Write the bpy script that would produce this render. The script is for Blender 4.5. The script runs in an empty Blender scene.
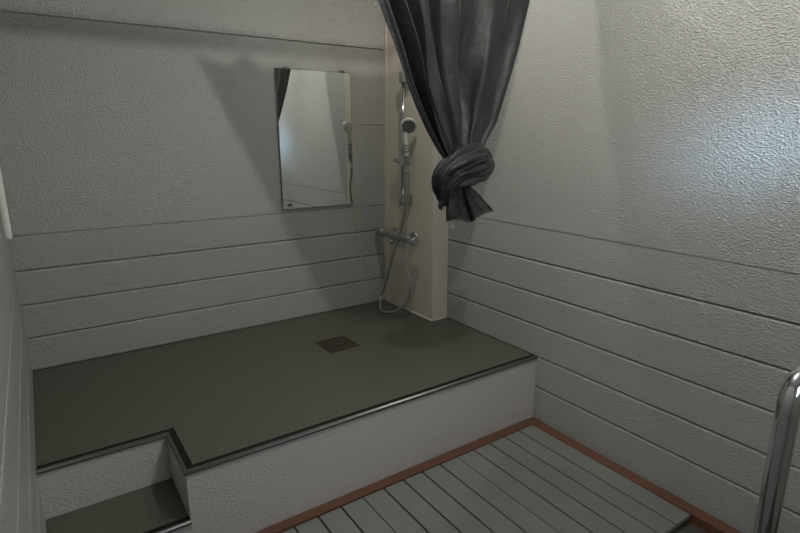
import bpy, bmesh, math, random
from mathutils import Vector, Matrix, noise
random.seed(7)
S = bpy.context.scene
COL = S.collection

# ------------------------------------------------------------------ key dimensions (metres, platform top = 0)
W, E_, D_, DF, DN = 1.945, 0.105, 0.481, 1.147, 0.882
NX, HS, H, FL, CE = 0.3745, 0.174, 0.307, -0.345, 2.0
YF = -3.5
G = 0.15
SEAM = 1.47

# ------------------------------------------------------------------ camera
cam = bpy.data.objects.new('camera', bpy.data.cameras.new('camera'))
COL.objects.link(cam)
S.camera = cam
yaw, pitch, roll = 0.5977, -0.2398, -0.0021
fwd = Vector((math.sin(yaw)*math.cos(pitch), math.cos(yaw)*math.cos(pitch), math.sin(pitch)))
rt = Vector((math.cos(yaw), -math.sin(yaw), 0)); up = rt.cross(fwd)
r2 = rt*math.cos(roll) + up*math.sin(roll); u2 = up*math.cos(roll) - rt*math.sin(roll)
cam.matrix_world = Matrix(((r2.x, u2.x, -fwd.x, .1083), (r2.y, u2.y, -fwd.y, -2.71), (r2.z, u2.z, -fwd.z, 1.0015), (0, 0, 0, 1)))
cam.data.sensor_width = 36
cam.data.lens = 535.82*36/800
cam.data.clip_start = 0.01

# ------------------------------------------------------------------ world, exposure, area light
w = bpy.data.worlds.new('world'); S.world = w; w.use_nodes = True
w.node_tree.nodes['Background'].inputs[0].default_value = (.5, .6, .8, 1)
w.node_tree.nodes['Background'].inputs[1].default_value = .05
S.view_settings.view_transform = 'Standard'
S.view_settings.look = 'None'
S.view_settings.gamma = 1
S.view_settings.use_curve_mapping = False
S.view_settings.exposure = .2
LAMP1, POW1 = (1.12, -1.89, 1.925), 25
LAMP2, POW2 = (1.50, -0.80, 1.87), 3.3
LCOL = (1.0, .975, .91)
def area(name, loc, to, sx, sy, power, col, spread=180):
    l = bpy.data.lights.new(name, 'AREA'); l.shape = 'RECTANGLE'; l.size = sx; l.size_y = sy
    l.energy = power; l.color = col; l.spread = math.radians(spread)
    o = bpy.data.objects.new(name, l); COL.objects.link(o); o.location = loc
    o.rotation_euler = (Vector(to)-Vector(loc)).to_track_quat('-Z', 'Y').to_euler()
    return o
# daylight through the small window in the wall behind the camera
area('window_daylight', (.75, YF+.03, 1.25), (1.5, -1.2, .7),   .6, .6, 4.5, (.82, .90, 1.0))
area('window_beam', (1.0, YF+.04, 1.3), (1.945, -1.98, .97), .2, .2, .28, (.45, .68, 1.0), 13)

# ------------------------------------------------------------------ materials
def mat(name, col, rough=.5, metal=0., bump=None, spec=.5, var=None, coat=0):
    m = bpy.data.materials.new(name); m.use_nodes = True
    nt = m.node_tree; b = nt.nodes['Principled BSDF']
    b.inputs['Base Color'].default_value = (*col, 1)
    b.inputs['Roughness'].default_value = rough
    b.inputs['Metallic'].default_value = metal
    b.inputs['Specular IOR Level'].default_value = spec
    b.inputs['Coat Weight'].default_value = coat
    tc = nt.nodes.new('ShaderNodeTexCoord')
    if var:
        sc, amt = var
        n = nt.nodes.new('ShaderNodeTexNoise'); n.inputs['Scale'].default_value = sc; n.inputs['Detail'].default_value = 5
        nt.links.new(tc.outputs['Object'], n.inputs['Vector'])
        mx = nt.nodes.new('ShaderNodeMixRGB'); mx.blend_type = 'MIX'
        mx.inputs[1].default_value = (*[c*(1-amt) for c in col], 1); mx.inputs[2].default_value = (*[min(1, c*(1+amt)) for c in col], 1)
        nt.links.new(n.outputs['Fac'], mx.inputs[0]); nt.links.new(mx.outputs[0], b.inputs['Base Color'])
    prev = None
    for (kind, sc, stren, dist, mp) in (bump or []):
        mpn = nt.nodes.new('ShaderNodeMapping'); mpn.inputs['Scale'].default_value = mp
        nt.links.new(tc.outputs['Object'], mpn.inputs['Vector'])
        if kind == 'noise':
            n = nt.nodes.new('ShaderNodeTexNoise'); n.inputs['Scale'].default_value = sc; n.inputs['Detail'].default_value = 3; n.inputs['Roughness'].default_value = .55
            out = n.outputs['Fac']
        else:
            n = nt.nodes.new('ShaderNodeTexVoronoi'); n.feature = 'SMOOTH_F1'; n.inputs['Scale'].default_value = sc; n.inputs['Smoothness'].default_value = .6
            out = n.outputs['Distance']
        nt.links.new(mpn.outputs[0], n.inputs['Vector'])
        bp = nt.nodes.new('ShaderNodeBump'); bp.inputs['Strength'].default_value = stren; bp.inputs['Distance'].default_value = dist
        nt.links.new(out, bp.inputs['Height'])
        if prev: nt.links.new(prev.outputs[0], bp.inputs['Normal'])
        prev = bp
    if prev: nt.links.new(prev.outputs[0], b.inputs['Normal'])
    return m

WALLC = (.45, .45, .425)
M = {}
M['stucco'] = mat('stucco_wall', WALLC, .28, spec=.7, bump=[('vor', 115, 1, .0045, (1, 1, 1.8)), ('noise', 210, .9, .003, (1, 1, 1.6))], var=(3, .03))
M['siding'] = mat('siding_wall', WALLC, .34, bump=[('noise', 150, 1, .0045, (1, 1, 2.2)), ('vor', 110, .9, .004, (1, 1, 2.0))], var=(3, .03))
M['riser'] = mat('white_riser', (.62, .60, .58), .45, bump=[('noise', 120, 1, .004, (1, 1, 2.0)), ('vor', 80, .6, .002, (1, 1, 1.8))], var=(4, .03))
M['smooth'] = mat('smooth_white_trim', (.50, .49, .46), .6, bump=[('noise', 90, .2, .001, (1, 1, 1))])
M['ceiling'] = mat('ceiling_paint', (.5, .5, .48), .7)
M['panel'] = mat('beige_panel', (.74, .68, .58), .42, bump=[('noise', 60, .08, .001, (1, 1, .2))], var=(6, .03))
M['caulk'] = mat('beige_caulk', (.60, .50, .34), .5)
M['white_caulk'] = mat('white_caulk', (.7, .68, .62), .4)
M['vinyl'] = mat('grey_vinyl', (.098, .097, .075), .42, bump=[('noise', 400, .25, .001, (1, 1, 1))], var=(260, .25))
M['pan'] = mat('dark_pan', (.07, .07, .062), .5, bump=[('noise', 60, .2, .001, (1, 1, 1))])
M['black_strip'] = mat('dark_edge_strip', (.012, .012, .011), .75, spec=.2)
M['steel'] = mat('steel_nosing', (.24, .24, .23), .36, 1)
M['chrome'] = mat('chrome', (.62, .64, .66), .10, 1)
M['satin'] = mat('satin_grey', (.36, .37, .37), .32, .55)
M['drain'] = mat('drain_metal', (.075, .06, .045), .45, .5)
M['drain_dark'] = mat('drain_recess', (.02, .018, .015), .6)
M['brown'] = mat('reddish_brown_trim', (.15, .066, .038), .5, bump=[('noise', 40, .15, .001, (1, 1, 1))], var=(9, .15))
M['slat'] = mat('grey_slat', (.195, .20, .185), .42, bump=[('noise', 90, .25, .001, (1, .15, 1))], var=(7, .10))
M['slat_under'] = mat('dark_underside', (.02, .02, .02), .8)
M['plastic_white'] = mat('white_plastic', (.72, .71, .66), .3)
M['spray'] = mat('spray_face', (.22, .23, .22), .4, .3)
M['fabric'] = mat('charcoal_nylon', (.0145, .0157, .0162), .56, bump=[('noise', 28, .5, .008, (1, 1, 1)), ('noise', 900, .15, .0005, (1, 1, 1))], spec=.6)
M['fabric'].node_tree.nodes['Principled BSDF'].inputs['Sheen Weight'].default_value = .12
M['fabric'].node_tree.nodes['Principled BSDF'].inputs['Sheen Roughness'].default_value = .4
M['hem'] = mat('hem_stitching', (.10, .10, .105), .5)
M['mirror'] = mat('mirror_glass', (.86, .89, .85), .012, 1)
M['mirror_edge'] = mat('mirror_edge', (.30, .32, .30), .2, 1)
M['sticker'] = mat('olive_sticker', (.10, .10, .055), .5)
M['dome'] = mat('lamp_glass', (.9, .88, .8), .3)
def emis(m, c, s):
    b = m.node_tree.nodes['Principled BSDF']; b.inputs['Emission Color'].default_value = (*c, 1); b.inputs['Emission Strength'].default_value = s
emis(M['dome'], LCOL, 2.0)
M['pane'] = mat('frosted_daylight_pane', (.6, .7, .8), .4); emis(M['pane'], (.6, .78, 1), .8)

# ------------------------------------------------------------------ helpers
def tag(o, label=None, cat=None, group=None, kind=None):
    if label: o['label'] = label
    if cat: o['category'] = cat
    if group: o['group'] = group
    if kind: o['kind'] = kind
    return o
def empty(name, loc, label, cat, group=None):
    o = bpy.data.objects.new(name, None); COL.objects.link(o); o.location = loc; o.empty_display_size = .1
    return tag(o, label, cat, group)
def mk(name, bm, m, parent=None, smooth=False, world=True):
    me = bpy.data.meshes.new(name)
    bmesh.ops.recalc_face_normals(bm, faces=bm.faces[:])
    if smooth:
        for f in bm.faces: f.smooth = True
    if parent is not None and world:
        inv = Vector((0, 0, 0)); p = parent
        while p is not None:
            inv += p.location; p = p.parent
        bmesh.ops.translate(bm, verts=bm.verts[:], vec=-inv)
    bm.to_mesh(me); bm.free()
    for k in (m if isinstance(m, (list, tuple)) else [m]): me.materials.append(k)
    o = bpy.data.objects.new(name, me); COL.objects.link(o)
    if parent is not None: o.parent = parent
    return o
def sharp(o, ang=35):
    bm = bmesh.new(); bm.from_mesh(o.data)
    for f in bm.faces: f.smooth = True
    for e in bm.edges:
        e.smooth = not (len(e.link_faces) == 2 and e.calc_face_angle(0) > math.radians(ang)) and len(e.link_faces) == 2
    bm.to_mesh(o.data); bm.free(); return o
def box(bm, x0, x1, y0, y1, z0, z1, bev=0, mi=0, seg=2):
    r = bmesh.ops.create_cube(bm, size=1); vs = r['verts']
    for v in vs: v.co = Vector((x0+(v.co.x+.5)*(x1-x0), y0+(v.co.y+.5)*(y1-y0), z0+(v.co.z+.5)*(z1-z0)))
    fs = list({f for v in vs for f in v.link_faces})
    for f in fs: f.material_index = mi
    if bev:
        es = list({e for v in vs for e in v.link_edges})
        bmesh.ops.bevel(bm, geom=es, offset=bev, segments=seg, affect='EDGES', profile=.5)
def tube(bm, pts, rad, seg=14, cap=True, mi=0):
    pts = [Vector(p) for p in pts]; n = len(pts)
    rads = rad if isinstance(rad, (list, tuple)) else [rad]*n
    T = []
    for i in range(n):
        a = pts[max(i-1, 0)]; b = pts[min(i+1, n-1)]; T.append((b-a).normalized())
    nrm = T[0].orthogonal().normalized(); rings = []
    for i in range(n):
        nrm = (nrm - T[i]*nrm.dot(T[i])).normalized(); bi = T[i].cross(nrm)
        rings.append([bm.verts.new(pts[i] + (nrm*math.cos(2*math.pi*k/seg)+bi*math.sin(2*math.pi*k/seg))*rads[i]) for k in range(seg)])
    for i in range(n-1):
        for k in range(seg):
            f = bm.faces.new((rings[i][k], rings[i][(k+1) % seg], rings[i+1][(k+1) % seg], rings[i+1][k])); f.material_index = mi
    if cap:
        for r in (rings[0], rings[-1]):
            f = bm.faces.new(r); f.material_index = mi
def spline(ctrl, n=10):
    P = [Vector(c) for c in ctrl]; P = [P[0]*2-P[1]] + P + [P[-1]*2-P[-2]]; out = []
    for i in range(1, len(P)-2):
        for k in range(n):
            t = k/n; a, b, c, d = P[i-1:i+3]
            out.append(.5*((2*b)+(c-a)*t+(2*a-5*b+4*c-d)*t*t+(3*b-a-3*c+d)*t**3))
    out.append(P[-2]); return out
def interp(tab, t):
    if t <= tab[0][0]: return tab[0][1]
    for (a, va), (b, vb) in zip(tab, tab[1:]):
        if t <= b: return va+(vb-va)*(t-a)/(b-a)
    return tab[-1][1]
def poly_prism(bm, pts, z0, z1, mi=0, mtop=None):
    lo = [bm.verts.new((x, y, z0)) for x, y in pts]; hi = [bm.verts.new((x, y, z1)) for x, y in pts]; n = len(pts)
    f = bm.faces.new(hi); f.material_index = mi if mtop is None else mtop
    f = bm.faces.new(lo[::-1]); f.material_index = mi
    for i in range(n):
        f = bm.faces.new((lo[i], lo[(i+1) % n], hi[(i+1) % n], hi[i])); f.material_index = mi

# ------------------------------------------------------------------ room shell
def wall_profile(z0, z1, lip=False):
    """(offset into the room, z, material of the face above)"""
    P = [(0, z0, 1)]
    k = -1
    while k <= 4:
        z = k*G; k += 1
        if z < z0+.01: continue
        if abs(z-.6) < 1e-6:
            P += [(0, z-.0035, 1), (-.004, z-.0015, 1), (-.004, z+.001, 0), (.0015, z+.0015, 0)]
        else:
            P += [(0, z-.0105, 1), (-.0055, z-.0045, 1), (-.014, z-.003, 1), (-.014, z+.003, 1), (0, z+.0035, 1)]
    if lip:
        P += [(.0, SEAM-.004, 0), (-.004, SEAM-.003, 0), (-.004, SEAM, 0), (.007, SEAM+.001, 0)]
    P += [(.0015 if not lip else .007, z1, 0)]
    return P
def siding(name, P, A, B, nrm, thick=.08):
    """wall standing on the line A-B, profile pushed along nrm"""
    bm = bmesh.new(); A = Vector((*A, 0)); B = Vector((*B, 0)); n = Vector((*nrm, 0))
    ra = [bm.verts.new(A+n*o+Vector((0, 0, z))) for o, z, _ in P]; rb = [bm.verts.new(B+n*o+Vector((0, 0, z))) for o, z, _ in P]
    for i in range(len(P)-1):
        f = bm.faces.new((ra[i], rb[i], rb[i+1], ra[i+1])); f.material_index = P[i][2]
    z0, z1 = P[0][1], P[-1][1]
    ba = [bm.verts.new(A-n*thick+Vector((0, 0, z))) for z in (z0, z1)]; bb = [bm.verts.new(B-n*thick+Vector((0, 0, z))) for z in (z0, z1)]
    bm.faces.new((ba[0], bb[0], bb[1], ba[1])); bm.faces.new((ra[0], rb[0], bb[0], ba[0])); bm.faces.new((ra[-1], rb[-1], bb[1], ba[1]))
    bm.faces.new(ra+[ba[1], ba[0]]); bm.faces.new(rb+[bb[1], bb[0]])
    return tag(mk(name, bm, [M['stucco'], M['siding'], M['smooth']]), kind='structure')
siding('wall_back', wall_profile(FL, CE, True), (-.0, 0), (W, 0), (0, -1))
siding('wall_right', wall_profile(FL, CE), (W, YF), (W, .0), (-1, 0))
siding('wall_left', wall_profile(FL, CE), (0, YF), (0, .0), (1, 0))
bm = bmesh.new()
x0, x1, z0, z1 = .45, 1.05, .95, 1.55
box(bm, 0, x0, YF-.08, YF, FL, CE); box(bm, x1, W, YF-.08, YF, FL, CE); box(bm, x0, x1, YF-.08, YF, FL, z0); box(bm, x0, x1, YF-.08, YF, z1, CE)
tag(mk('wall_front', bm, M['stucco']), kind='structure')
bm = bmesh.new(); box(bm, x0, x1, YF-.05, YF-.04, z0, z1)
wp = tag(mk('window_1', bm, M['pane']), kind='structure')
bm = bmesh.new(); box(bm, -.08, W+.08, YF-.08, .08, CE, CE+.06)
tag(mk('ceiling', bm, M['ceiling']), kind='structure')
bm = bmesh.new(); box(bm, -.08, W+.08, YF-.08, .08, FL-.06, FL)
tag(mk('floor', bm, M['pan']), kind='structure')

# corner column that carries the shower: beige panels and a corner bead
XP = W-E_
bm = bmesh.new(); box(bm, XP, W+.001, -D_, .0, 0.0, CE, .003)
pil = tag(mk('wall_pillar', bm, M['panel']), kind='structure')
bm = bmesh.new(); box(bm, XP-.003, XP+.001, -.040, -.0285, 0, CE, .001); box(bm, XP-.0025, XP+.001, -.0285, -.0, 0, SEAM, .001)
mk('edge_bead', bm, M['panel'], pil)
bm = bmesh.new(); tube(bm, [(XP-.001, -.03, .002), (XP-.001, -D_-.001, .002), (W, -D_-.001, .002)], .005, 8)
mk('sealant_bead', bm, M['white_caulk'], pil, True)

# ------------------------------------------------------------------ raised platform, step, trims
bm = bmesh.new()
poly_prism(bm, [(0, 0), (W, 0), (W, -DF+.003), (NX+.003, -DF+.003), (NX+.003, -DN+.003), (0, -DN+.003)], FL, -.008)
# front faces of the riser stand proud under the nosing
plat = tag(mk('platform', bm, M['riser']), kind='structure')
bm = bmesh.new()
poly_prism(bm, [(0.001, -.001), (W-.001, -.001), (W-.001, -DF+.010), (NX+.010, -DF+.010), (NX+.010, -DN+.010), (0.001, -DN+.010)], -.008, 0)
mk('platform_floor', bm, M['vinyl'], plat)
def nosing(parent, path, ztop):
    """steel nosing and dark strip following a horizontal path; outer side is right of travel"""
    prof_s = [(.0, -.001), (.003, .0025), (-.003, .0045), (-.009, .0045), (-.012, .001), (-.012, -.016), (.001, -.016), (.003, -.012)]
    prof_s = [(.0035, -.004), (.0015, .0015), (-.0025, .0038), (-.0085, .0038), (-.0105, .0005), (-.0105, -.008), (.001, -.011), (.0035, -.009)]
    prof_d = [(-.0105, .0), (-.0105, .0012), (-.0125, .0016), (-.030, .0016), (-.031, .0005), (-.031, .0)]
    for nm, prof, m in (('steel_nosing', prof_s, M['steel']), ('dark_edge_strip', prof_d, M['black_strip'])):
        bm = bmesh.new(); P = [Vector((*p, 0)) for p in path]; rings = []
        for i, p in enumerate(P):
            d1 = (P[i]-P[i-1]).normalized() if i else (P[1]-P[0]).normalized()
            d2 = (P[i+1]-P[i]).normalized() if i < len(P)-1 else d1
            n1 = Vector((d1.y, -d1.x, 0)); n2 = Vector((d2.y, -d2.x, 0)); n = (n1+n2); n = n/(n.dot(n1))
            rings.append([bm.verts.new(p+n*a+Vector((0, 0, ztop+b))) for a, b in prof])
        k = len(prof)
        for r, s in zip(rings, rings[1:]):
            for j in range(k): bm.faces.new((r[j], r[(j+1) % k], s[(j+1) % k], s[j]))
        bm.faces.new(rings[0]); bm.faces.new(rings[-1][::-1])
        sharp(mk(nm, bm, m, parent), 50)
nosing(plat, [(0.002, -DN), (NX, -DN), (NX, -DF), (W-.002, -DF)], 0)
bm = bmesh.new(); box(bm, 0, NX+.002, -DF+.003, -DN+.003, FL, -HS-.008)
stp = tag(mk('step', bm, M['riser']), kind='structure')
bm = bmesh.new(); box(bm, 0.001, NX+.002, -DF+.003, -DN+.003, -HS-.008, -HS)
mk('step_tread', bm, M['vinyl'], stp)
nosing(stp, [(0.002, -DF), (NX+.004, -DF)], -HS)

bm = bmesh.new(); T = .052
yb = -DF+.003
poly_prism(bm, [(0.0, yb), (W-.006, yb), (W-.006, -3.0), (W-.006-T, -3.0), (W-.006-T, yb-T+.004), (0.0, yb-T+.004)], FL, -H)
bmesh.ops.bevel(bm, geom=[e for e in bm.edges if abs(e.verts[0].co.z+H) < 1e-5 and abs(e.verts[1].co.z+H) < 1e-5], offset=.004, segments=2, affect='EDGES')
tag(mk('trim_1', bm, M['brown']), kind='structure')

# ------------------------------------------------------------------ duckboard mats
def mat_thing(xr, label):
    w_, n = .456, 5
    yn, yf_ = -1.935, yb-T+.0
    t = empty('duckboard_mat', (xr-w_/2, (yn+yf_)/2, FL), label, 'floor mat', 'grey duckboard mats on the lower floor')
    p = w_/n; bm = bmesh.new()
    for i in range(n):
        a = xr-p*(i+1)+(.0032 if i < n-1 else .0008); b = xr-p*i-(.0032 if i > 0 else .0008)
        box(bm, a, b, yn, yf_, -.325, -.3085, .002)
    mk('slats', bm, M['slat'], t)
    bm = bmesh.new()
    for k in range(5):
        y = yf_-.05-k*(yf_-yn-.1)/4
        box(bm, xr-w_+.004, xr-.004, y-.015, y+.015, FL, -.325)
    mk('crossbars', bm, M['slat_under'], t)
    return t
mat_thing(1.884, 'grey slatted floor mat nearest the right wall, its near corner showing')
mat_thing(1.884-.4575, 'grey slatted floor mat in the middle, along the brown trim')
mat_thing(1.884-.915, 'grey slatted floor mat furthest left, only its far end in view')

# ------------------------------------------------------------------ floor drain
dr = empty('floor_drain', (1.248, -.484, 0), 'square brownish metal drain cover set in the grey platform floor', 'drain')
ang = math.radians(2)
def rot_about(bm, c, a): bmesh.ops.rotate(bm, verts=bm.verts[:], cent=c, matrix=Matrix.Rotation(a, 3, 'Z'))
cx, cy, r = 1.248, -.484, .082
bm = bmesh.new()
for a, b, c, d in ((-r, r, r-.014, r), (-r, r, -r, -r+.014), (-r, -r+.014, -r+.014, r-.014), (r-.014, r, -r+.014, r-.014)):
    box(bm, cx+a, cx+b, cy+c, cy+d, .0, .003, .0008)
rot_about(bm, (cx, cy, 0), ang); mk('frame', bm, M['drain'], dr)
bm = bmesh.new(); box(bm, cx-r+.012, cx+r-.012, cy-r+.012, cy+r-.012, .0, .0008); rot_about(bm, (cx, cy, 0), ang); mk('recess', bm, M['drain_dark'], dr)
bm = bmesh.new()
for k, (c, hw) in enumerate(((-.046, .019), (-.002, .019), (.042, .019))):
    box(bm, cx-r+.016, cx+r-.016, cy+c-hw, cy+c+hw, .0008, .0028, .0008)
rot_about(bm, (cx, cy, 0), ang); mk('grate', bm, M['drain'], dr)

# ------------------------------------------------------------------ mirror
mi = empty('wall_mirror', (1.413, -.012, .62), 'rectangular frameless mirror hanging on the back wall', 'mirror')
mx0, mx1, mz0, mz1 = 1.192, 1.622, .618, 1.333
bm = bmesh.new(); box(bm, mx0, mx1, -.012, -.0005, mz0, mz1, .0015); mk('backing', bm, M['mirror_edge'], mi)
bm = bmesh.new(); box(bm, mx0+.003, mx1-.003, -.0132, -.0122, mz0+.003, mz1-.003); mk('glass', bm, M['mirror'], mi)
bm = bmesh.new(); box(bm, mx0+.028, mx0+.052, -.0142, -.0133, mz0+.016, mz0+.030); mk('sticker', bm, M['sticker'], mi)
for x in (mx0+.06, mx1-.05):
    bm = bmesh.new(); box(bm, x-.012, x+.012, -.0165, -.0005, mz1-.004, mz1+.008, .001); mk('clip', bm, M['steel'], mi)

# ------------------------------------------------------------------ repaired wall patch outline (sealant)
pa = empty('sealant_lines', (1.75, -.001, .6), 'thin beige sealant lines on the back wall between mirror and shower column', 'sealant')
def strip(pts, wd):
    bm = bmesh.new(); tube(bm, pts, wd, 6); return mk('sealant_line', bm, M['caulk'], pa)
strip([(1.667, -.0025, 1.066), (XP, -.0025, 1.066)], .0032)
strip([(1.663, -.0035, .60), (1.660, -.0022, .47), (1.668, -.0022, .30), (1.668, -.0022, .143)], .0042)
strip([(1.664, -.0025, .99), (1.667, -.0030, .95), (1.664, -.0025, .92)], .0030)
strip([(1.664, -.0025, 1.05), (1.664, -.0020, .61)], .0016)

# ------------------------------------------------------------------ shower rail
XB = 1.792
yr_ = -.268
ra = empty('shower_rail', (XP, yr_, .63), 'vertical grey shower slide rail on the beige corner column', 'shower rail')
bm = bmesh.new(); tube(bm, [(XB, yr_, .64), (XB, yr_, 1.32)], .0105, 18); mk('pole', bm, M['chrome'], ra, True)
for z0, z1 in ((1.272, 1.328), (.628, .688)):
    bm = bmesh.new(); box(bm, XB-.016, XP, yr_-.021, yr_+.019, z0, z1, .005, seg=3); sharp(mk('bracket', bm, M['satin'], ra))
zs = .868
bm = bmesh.new(); tube(bm, [(XB, yr_, zs-.022), (XB, yr_, zs+.022)], .019, 20); box(bm, XB-.020, XB+.012, yr_-.050, yr_, zs-.014, zs+.016, .005)
sl = sharp(mk('slider', bm, M['chrome'], ra))
bm = bmesh.new(); tube(bm, [(XB, yr_+.010, zs), (XB, yr_+.024, zs), (XB, yr_+.060, zs), (XB, yr_+.078, zs)], [.013, .015, .016, .012], 18); sharp(mk('knob', bm, M['chrome'], sl))
bm = bmesh.new(); tube(bm, [(XB-.010, yr_-.052, zs+.030), (XB-.006, yr_-.052, zs-.022)], [.021, .017], 18); sharp(mk('holder', bm, M['satin'], sl))

# ------------------------------------------------------------------ hand shower (handle, head, hose)
hx, hy = XB-.012, yr_-.052
hs = empty('hand_shower', (hx, hy, .85), 'white and grey hand shower in its holder with a long hose', 'hand shower')
bm = bmesh.new()
path = spline([(hx+.006, hy, zs-.035), (hx, hy, zs+.02), (hx-.004, hy, zs+.08), (hx-.008, hy-.001, zs+.14), (hx-.002, hy-.008, zs+.180)], 6)
n = len(path); tube(bm, path, [interp([(0, .010), (.3, .0135), (.6, .0125), (.8, .012), (1, .016)], i/(n-1)) for i in range(n)], 18)
mk('handle', bm, M['plastic_white'], hs, True)
for zz, rr in ((zs+.045, .0155), (zs+.062, .0150), (zs+.075, .0150)):
    pass
bm = bmesh.new()
for zz in (zs+.050, zs+.066, zs+.082): tube(bm, [(hx-.003, hy, zz-.004), (hx-.0035, hy, zz+.004)], .0155, 18)
sharp(mk('grip_ring', bm, M['satin'], hs))
hd = Vector((-.45, -.80, -.42)).normalized(); hc = Vector((hx+.000, hy-.016, zs+.186))
def lathe(bm, c, ax, prof, seg=32, mi=0):
    a = ax.orthogonal().normalized(); b = ax.cross(a); rings = []
    for t, r_ in prof: rings.append([bm.verts.new(c+ax*t+(a*math.cos(2*math.pi*k/seg)+b*math.sin(2*math.pi*k/seg))*max(r_, 1e-5)) for k in range(seg)])
    for r_, s in zip(rings, rings[1:]):
        for k in range(seg):
            f = bm.faces.new((r_[k], r_[(k+1) % seg], s[(k+1) % seg], s[k])); f.material_index = mi
    bm.faces.new(rings[0][::-1]); bm.faces.new(rings[-1])
bm = bmesh.new(); lathe(bm, hc, hd, [(-.016, .006), (-.015, .022), (-.008, .036), (.002, .0425), (.012, .0425), (.016, .040), (.016, .036)])
sharp(mk('shower_head', bm, M['plastic_white'], hs))
bm = bmesh.new(); lathe(bm, hc, hd, [(.0162, .0355), (.018, .034), (.0185, .012), (.0185, .004)])
sf = sharp(mk('spray_face', bm, M['spray'], hs)); sf['label'] = 'grey perforated spray face'
bm = bmesh.new()
a_ = hd.orthogonal().normalized(); b_ = hd.cross(a_)
for rr, k in ((.010, 6), (.019, 12), (.028, 18)):
    for j in range(k):
        p = hc+hd*.0185+(a_*math.cos(2*math.pi*j/k)+b_*math.sin(2*math.pi*j/k))*rr
        tube(bm, [p-hd*.001, p+hd*.0012], .0012, 6)
mk('nozzles', bm, M['slat_under'], sf)['kind'] = 'stuff'
# hose: from the handle down, a loop over the floor, back up to the mixer
HX = 1.775
hose = spline([(hx+.006, hy, zs-.033), (hx+.006, hy, zs-.08), (HX, -.325, .66), (HX, -.285, .52), (HX-.01, -.205, .33), (HX-.01, -.128, .16), (HX-.015, -.082, .055), (HX-.065, -.150, .0135), (HX-.085, -.210, .0085),
               (HX-.045, -.290, .028), (HX-.005, -.345, .100), (HX, -.365, .17), (HX, -.350, .24), (HX, -.315, .31), (HX+.005, -.285, .375), (HX+.008, -.275, .425)], 9)
bm = bmesh.new()
pts = []
for i in range(len(hose)-1):
    for k in range(2): pts.append(hose[i].lerp(hose[i+1], k/2))
pts.append(hose[-1])
tube(bm, pts, [.0078 if i % 2 else .0070 for i in range(len(pts))], 12); mk('hose', bm, M['satin'], hs, True)
for fp in ([(hx+.006, hy, zs-.030), (hx+.006, hy, zs-.062)], [(HX+.008, -.275, .436), (HX+.008, -.275, .405)]):
    bm = bmesh.new(); tube(bm, fp, [.0095, .0105], 14); sharp(mk('hose_fitting', bm, M['chrome'], hs))

# ------------------------------------------------------------------ mixer tap
zm = .447
mxr = empty('shower_mixer', (XP, -.22, zm), 'grey bar mixer tap low on the beige column beside the back wall', 'mixer tap')
XM = XP-.058
bm = bmesh.new(); tube(bm, [(XM, -.085, zm), (XM, -.090, zm), (XM, -.345, zm), (XM, -.350, zm)], [.017, .021, .021, .017], 20); sharp(mk('body', bm, M['satin'], mxr))
bm = bmesh.new(); tube(bm, [(XM, -.082, zm), (XM, -.078, zm), (XM, -.030, zm), (XM, -.024, zm)], [.020, .0245, .0235, .018], 12); sharp(mk('temperature_knob', bm, M['satin'], mxr))
bm = bmesh.new(); tube(bm, [(XM, -.352, zm), (XM, -.356, zm), (XM, -.400, zm), (XM, -.406, zm)], [.019, .0235, .0225, .017], 12)
box(bm, XM-.030, XM-.014, -.398, -.362, zm-.008, zm+.008, .003)
sharp(mk('flow_knob', bm, M['chrome'], mxr))
for y in (-.125, -.312):
    bm = bmesh.new(); tube(bm, [(XM, y, zm), (XP-.012, y, zm), (XP-.011, y, zm)], [.013, .013, .013], 16); tube(bm, [(XP-.014, y, zm), (XP-.010, y, zm), (XP-.001, y, zm)], [.018, .029, .032], 20)
    sharp(mk('wall_flange', bm, M['chrome'], mxr))
bm = bmesh.new(); tube(bm, [(XM, -.275, zm-.010), (XM, -.275, zm-.034)], .012, 14); sharp(mk('hose_outlet', bm, M['chrome'], mxr))
bm = bmesh.new(); tube(bm, spline([(XM, -.19, zm-.012), (XM-.004, -.19, zm-.030), (XM-.020, -.19, zm-.040)], 5), .0115, 14); mk('spout', bm, M['satin'], mxr, True)

# ------------------------------------------------------------------ small white hook behind the curtain is hidden; pale grab handle on the left wall
gh = empty('grab_handle', (0, -.83, .78), 'pale vertical grab handle on the left wall at the picture edge', 'grab handle')
yg = -.83
bm = bmesh.new(); tube(bm, [(.031, yg, .712), (.031, yg, .714), (.031, yg, .718), (.031, yg, .726), (.031, yg, .9), (.031, yg, 1.15), (.031, yg, 1.156)], [.003, .0075, .0100, .0110, .0105, .0105, .006], 16)
mk('bar', bm, M['plastic_white'], gh, True)
for z0 in (.805, 1.09):
    bm = bmesh.new(); tube(bm, [(.002, yg, z0), (.007, yg, z0), (.009, yg, z0), (.031, yg, z0)], [.017, .016, .008, .008], 16); sharp(mk('wall_bracket', bm, M['satin'], gh))

# ------------------------------------------------------------------ handrail near the camera
hr = empty('handrail', (1.046, -2.42, FL), 'shiny chrome tube handrail bending over at the lower right corner', 'handrail')
px, py, zt = 1.046, -2.420, .628
bm = bmesh.new()
bend = [(px, py, FL)] + [(px, py, z) for z in (-.2, 0, .15, .3, .45, .56)] + [(px+.045*(1-math.cos(a)), py, zt-.045+.045*math.sin(a)) for a in [math.pi/2*k/10 for k in range(11)]] + [(1.4, py, zt), (W-.012, py, zt)]
tube(bm, bend, .0165, 28); mk('tube', bm, M['chrome'], hr, True)
for c_, d_ in (((px, py, FL), (0, 0, 1)), ((W, py, zt), (-1, 0, 0))):
    bm = bmesh.new(); lathe(bm, Vector(c_), Vector(d_), [(0, .042), (.004, .042), (.010, .030), (.012, .018)], 28); sharp(mk('flange', bm, M['chrome'], hr))

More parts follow.
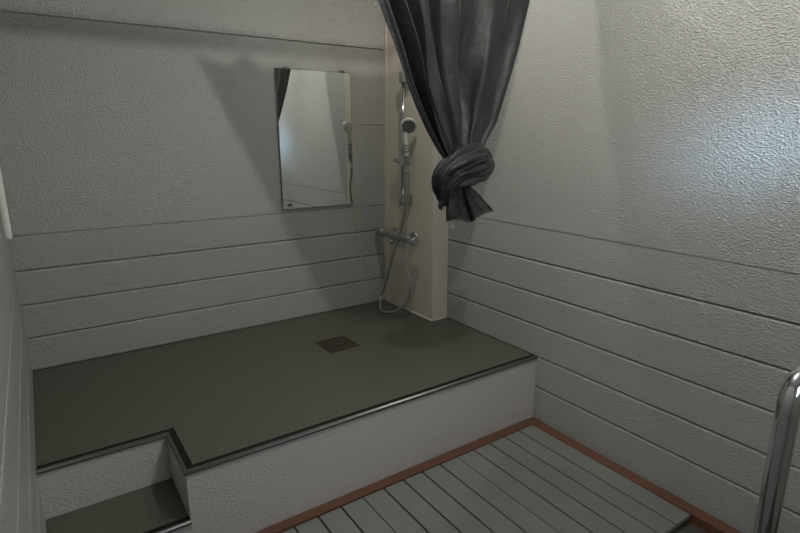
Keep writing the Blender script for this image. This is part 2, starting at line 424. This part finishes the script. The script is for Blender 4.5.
# ------------------------------------------------------------------ curtain
ZR = 1.728
rod = empty('curtain_rod', (W/2, -1.05, ZR), 'straight curtain rod above the platform edge carrying the dark curtain', 'curtain rod')
YL, YRR = -1.10, -1.15
bm = bmesh.new(); tube(bm, [(0.0, -1.13, ZR), (W, -1.13, ZR)], .016, 16); mk('pole', bm, M['satin'], rod, True)

# image-measured outline, back-projected once on the hanging plane of the curtain
CAM = Vector((.1083, -2.71, 1.0015))
def hang(u, v, y):
    d = fwd*535.82 + r2*(u-400) + u2*(266.5-v)
    return CAM + d*((y-CAM.y)/d.y)
VL, VR = -101, -52
Lpx = [(VL, 341), (0, 377), (24, 386), (46, 394.4), (80.5, 406.6), (106, 418), (130, 430), (152, 442), (168, 453)]
Rpx = [(VR, 541), (0, 530), (25, 524), (50, 518), (78, 510), (105, 502), (122, 497), (137, 489), (152, 482), (168, 475)]
def yfun(s):  # depth of the hanging plane across the width
    return YL+(YRR-YL)*s
NV, NU = 90, 240
bm = bmesh.new(); grid = []
rnd = [random.uniform(-1, 1) for _ in range(40)]
for j in range(NV+1):
    vl = VL+(168-VL)*j/NV; vr = VR+(168-VR)*j/NV; t = j/NV; t0 = max(0, 1-t*6)
    uL = interp(Lpx, vl); uR = interp(Rpx, vr)
    A = hang(uL, vl, YL-.01*t); B = hang(uR, vr, YRR+.01*t)
    row = []
    for i in range(NU+1):
        s = i/NU
        # folds: sharp narrow pleats on the left, broad soft ones to the right; they tighten towards the knot
        ws = s**.80
        p = A.lerp(B, s)
        amp = (.026*(1-t)**.5+.010) * min(1, 6*s+.15) * min(1, 6*(1-s)+.15)
        lw = max(0, 1-s*2.4)
        f = .40*math.sin(2*math.pi*(ws*3.6+.15+.25*math.sin(2.2*t))) + (.10+.55*lw)*math.sin(2*math.pi*(ws*9.3+.3*t)) + (.03+.15*lw)*math.sin(2*math.pi*(ws*17+.8*t+.2))
        for (s0, w0, d0, sl) in ((.10, .022, 2.4, .02), (.20, .026, 2.0, .05), (.33, .020, 1.2, .06)):
            f -= d0*math.exp(-((s-s0-sl*t)/w0)**2)*min(1, .35+t*1.5)
        f += 1.3*noise.noise(Vector((s*3.4+1.3*t, t*1.9, 3.1))) + .45*noise.noise(Vector((s*8-2*t, t*4, 7.7)))
        # big diagonal dent in the right half
        dx = (s-.58-.16*(t-.5))/(.05 if s < .58+.16*(t-.5) else .13); dt = (t-.66)/.20
        f -= 2.2*math.exp(-dx*dx-dt*dt)
        dx = (s-.80+.05*t)/.06; dt = (t-.60)/.22
        f += 1.0*math.exp(-dx*dx-dt*dt)
        n = Vector((.10, -1, 0)).normalized()
        q = p + n*amp*f
        q.x += .006*math.sin(2*math.pi*(ws*9.3+.3*t)+1.2)*min(1, 6*s)*min(1, 6*(1-s))
        q.x = min(q.x, W-.015)
        ph = (s*8) % 1
        q.z = min(q.z, 1.705) - t0*(.014*math.sin(math.pi*ph) + .020*math.exp(-((s-.32)/.05)**2))
        row.append(bm.verts.new(q))
    grid.append(row)
for j in range(NV):
    for i in range(NU): bm.faces.new((grid[j][i], grid[j][i+1], grid[j+1][i+1], grid[j+1][i]))
grid_pts = [v.co.copy() for v in grid[0]]
cu = empty('shower_curtain', (1.5, -1.04, .65), 'charcoal shower curtain gathered and tied into a knot at its lower end', 'curtain')
o = mk('hanging_cloth', bm, M['fabric'], cu, True)
md = o.modifiers.new('thickness', 'SOLIDIFY'); md.thickness = .0015; md.offset = 0

YK = -1.14
def K(u, v, dy=0): return hang(u, v, YK+dy)
def ribbon(ctrl, widths, thick, nm, folds=5, twist=0., seed=0, m=None, nseg=14, parent=None, fo=.25):
    """a crumpled rolled band of cloth: an elliptical tube with lengthwise folds along its path"""
    P = spline(ctrl, nseg); n = len(P); bm = bmesh.new(); rings = []; SEG = 56
    Y = Vector((0, -1, 0))
    for i, p in enumerate(P):
        t = i/(n-1); T_ = (P[min(i+1, n-1)]-P[max(i-1, 0)]).normalized()
        side = T_.cross(Y); side = side.normalized() if side.length > .2 else Vector((1, 0, 0)); out = side.cross(T_).normalized()
        wd = interp(widths, t); th = interp(thick, t); ring = []
        for k in range(SEG):
            a = 2*math.pi*k/SEG
            r_ = 1+fo*(.6*math.sin(folds*a+twist*t*6+seed)+.4*math.sin((folds*2+1)*a-twist*t*9+seed*2.3)) + .32*noise.noise(Vector((math.cos(a)*1.6+seed, math.sin(a)*1.6, t*4.5))) + .14*noise.noise(Vector((math.cos(a)*4+seed, math.sin(a)*4, t*13)))
            ring.append(bm.verts.new(p+side*math.cos(a)*wd*r_+out*math.sin(a)*th*r_))
        rings.append(ring)
    for r_, s in zip(rings, rings[1:]):
        for k in range(SEG): bm.faces.new((r_[k], r_[(k+1) % SEG], s[(k+1) % SEG], s[k]))
    for r_ in (rings[0], rings[-1]):
        c = bm.verts.new(sum((v.co for v in r_), Vector())/SEG)
        for k in range(SEG): bm.faces.new((r_[k], r_[(k+1) % SEG], c))
    return mk(nm, bm, m or M['fabric'], parent or cu, True)
kn = empty('dummy', (0, 0, 0), None, None); bpy.data.objects.remove(kn)
# neck running into the knot
ribbon([K(464, 150, .02), K(461, 165, .015), K(459, 176, .01), K(461, 188, .01)], [(0, .038), (.5, .045), (1, .035)], [(0, .03), (1, .035)], 'knot_neck', 6, .4, 1.0)
# the over-hand loop: rises from lower left, passes over the front to the upper right, and turns back behind
ribbon([K(447, 198, .02), K(442, 188, -.005), K(446, 175, -.035), K(459, 165, -.055), K(473, 159, -.045), K(482, 160, -.01), K(480, 172, .03)],
       [(0, .030), (.2, .040), (.45, .045), (.75, .042), (1, .03)], [(0, .025), (.5, .034), (1, .028)], 'knot_loop', 5, .8, 2.0)
ribbon([K(484, 158, .0), K(486, 166, -.025), K(477, 172, -.050), K(463, 176, -.055), K(450, 185, -.040), K(444, 198, -.015)],
       [(0, .022), (.3, .036), (.6, .040), (.85, .034), (1, .022)], [(0, .02), (.5, .028), (1, .02)], 'knot_loop', 5, -.7, 4.2)
ribbon([K(472, 160, -.05), K(478, 153, -.045), K(482, 146, -.03)], [(0, .030), (.6, .024), (1, .012)], [(0, .018), (1, .005)], 'knot_ear', 4, .3, 1.7, fo=.28)
ribbon([K(446, 196, -.02), K(441, 206, -.015), K(442, 209, -.01)], [(0, .016), (.6, .010), (1, .004)], [(0, .014), (1, .004)], 'knot_ear', 4, .3, 2.9)
# flared tail under the knot
bm = bmesh.new(); rows = []
NT, NW = 36, 96
Lt = [(0, (452, 183)), (.4, (446, 198)), (.8, (446, 213)), (1, (446.5, 221.5))]
Rt = [(0, (470, 186)), (.35, (480, 195)), (.75, (488, 204.5)), (1, (493.5, 211))]
def ip(tab, t): return interp([(a, b[0]) for a, b in tab], t), interp([(a, b[1]) for a, b in tab], t)
for j in range(NT+1):
    t = j/NT; (ul, vl), (ur, vr) = ip(Lt, t), ip(Rt, t); row = []
    for i in range(2*NW):
        k = i if i <= NW else 2*NW-i; s = k/NW; back = i > NW
        u = ul+(ur-ul)*s; v = vl+(vr-vl)*s + t*6.0*math.exp(-((s-.50)/.20)**2)
        amp = .006+.010*t; ph = .6 if back else 0
        f = .5*math.sin(2*math.pi*(s*1.6+.25*t+ph))+.2*math.sin(2*math.pi*(s*4.3-.4*t+ph*2))-1.6*math.exp(-((s-.54)/.05)**2)+(1.8*max(0, .54-s) if s < .54 else 0)+.6*noise.noise(Vector((s*3, t*3+(5 if back else 0), 1.1)))
        dep = (.028+.01*t)*math.sin(math.pi*min(max(s, 0), 1))**.5
        row.append(bm.verts.new(hang(u, v, YK + (dep if back else -dep) - amp*f*(0 if k in (0, NW) else 1))))
    rows.append(row)
n = 2*NW
for a, b in zip(rows, rows[1:]):
    for i in range(n): bm.faces.new((a[i], a[(i+1) % n], b[(i+1) % n], b[i]))
hemline = [v.co.copy() for v in rows[-1]]
tl = mk('knot_tail', bm, M['fabric'], cu, True)
md = tl.modifiers.new('thickness', 'SOLIDIFY'); md.thickness = .002; md.offset = 0
bm = bmesh.new(); tube(bm, [p+Vector((0, -.0, .001)) for p in hemline]+[hemline[0]], .0022, 8, cap=False)
hm = mk('hem', bm, M['hem'], cu, True); hm['label'] = 'paler stitched hem'
bm = bmesh.new(); tube(bm, [K(451, 221, .0), K(451.5, 226, 0)], .004, 8); box(bm, *(lambda c: (c.x-.012, c.x+.012, c.y-.004, c.y+.004, c.z-.006, c.z+.001))(K(452, 226.5, 0)), .001)
tb = mk('hanging_tab', bm, M['plastic_white'], cu)

# curtain hooks on the rod
for i in range(9):
    p = grid_pts[round(i*NU/8)] if 0 < i < 8 else grid_pts[3 if i == 0 else NU-3]
    bm = bmesh.new(); cy = -1.13
    tube(bm, [(p.x, cy+.021*math.sin(a), ZR+.021*math.cos(a)) for a in [2*math.pi*k/20 for k in range(20)]]+[(p.x, cy, ZR+.021)], .0018, 6, cap=False)
    tube(bm, [(p.x, cy, ZR-.021), (p.x, p.y, p.z-.012)], .0015, 6)
    mk('ring', bm, M['steel'], cu, True)

# ------------------------------------------------------------------ ceiling lamps
def lamp(loc, power, label, kind, rad=.02):
    dp = CE-loc[2]-.078
    t = empty('ceiling_lamp', (loc[0], loc[1], CE), label, 'ceiling lamp', 'small round ceiling lamps')
    bm = bmesh.new(); lathe(bm, Vector((loc[0], loc[1], CE)), Vector((0, 0, -1)), [(0, .06), (.012+dp, .06), (.016+dp, .05)], 32); sharp(mk('base', bm, M['plastic_white'], t))
    bm = bmesh.new(); lathe(bm, Vector((loc[0], loc[1], CE)), Vector((0, 0, -1)), [(.016+dp, .040), (.030+dp, .040), (.042+dp, .030), (.047+dp, .012), (.048+dp, .002)], 32); mk('glass_dome', bm, M['dome'], t, True)
    l = bpy.data.lights.new('lamp_light', kind)
    if kind == 'AREA': l.shape = 'DISK'; l.size = rad*2.4
    else: l.shadow_soft_size = rad
    l.energy = power; l.color = LCOL
    o = bpy.data.objects.new('lamp_light', l); COL.objects.link(o); o.location = (0, 0, loc[2]-CE); o.parent = t
lamp(LAMP1, POW1, 'small round lamp on the ceiling in front of the curtain', 'POINT')
lamp(LAMP2, POW2, 'small round lamp on the ceiling behind the curtain, close to the right wall', 'AREA')
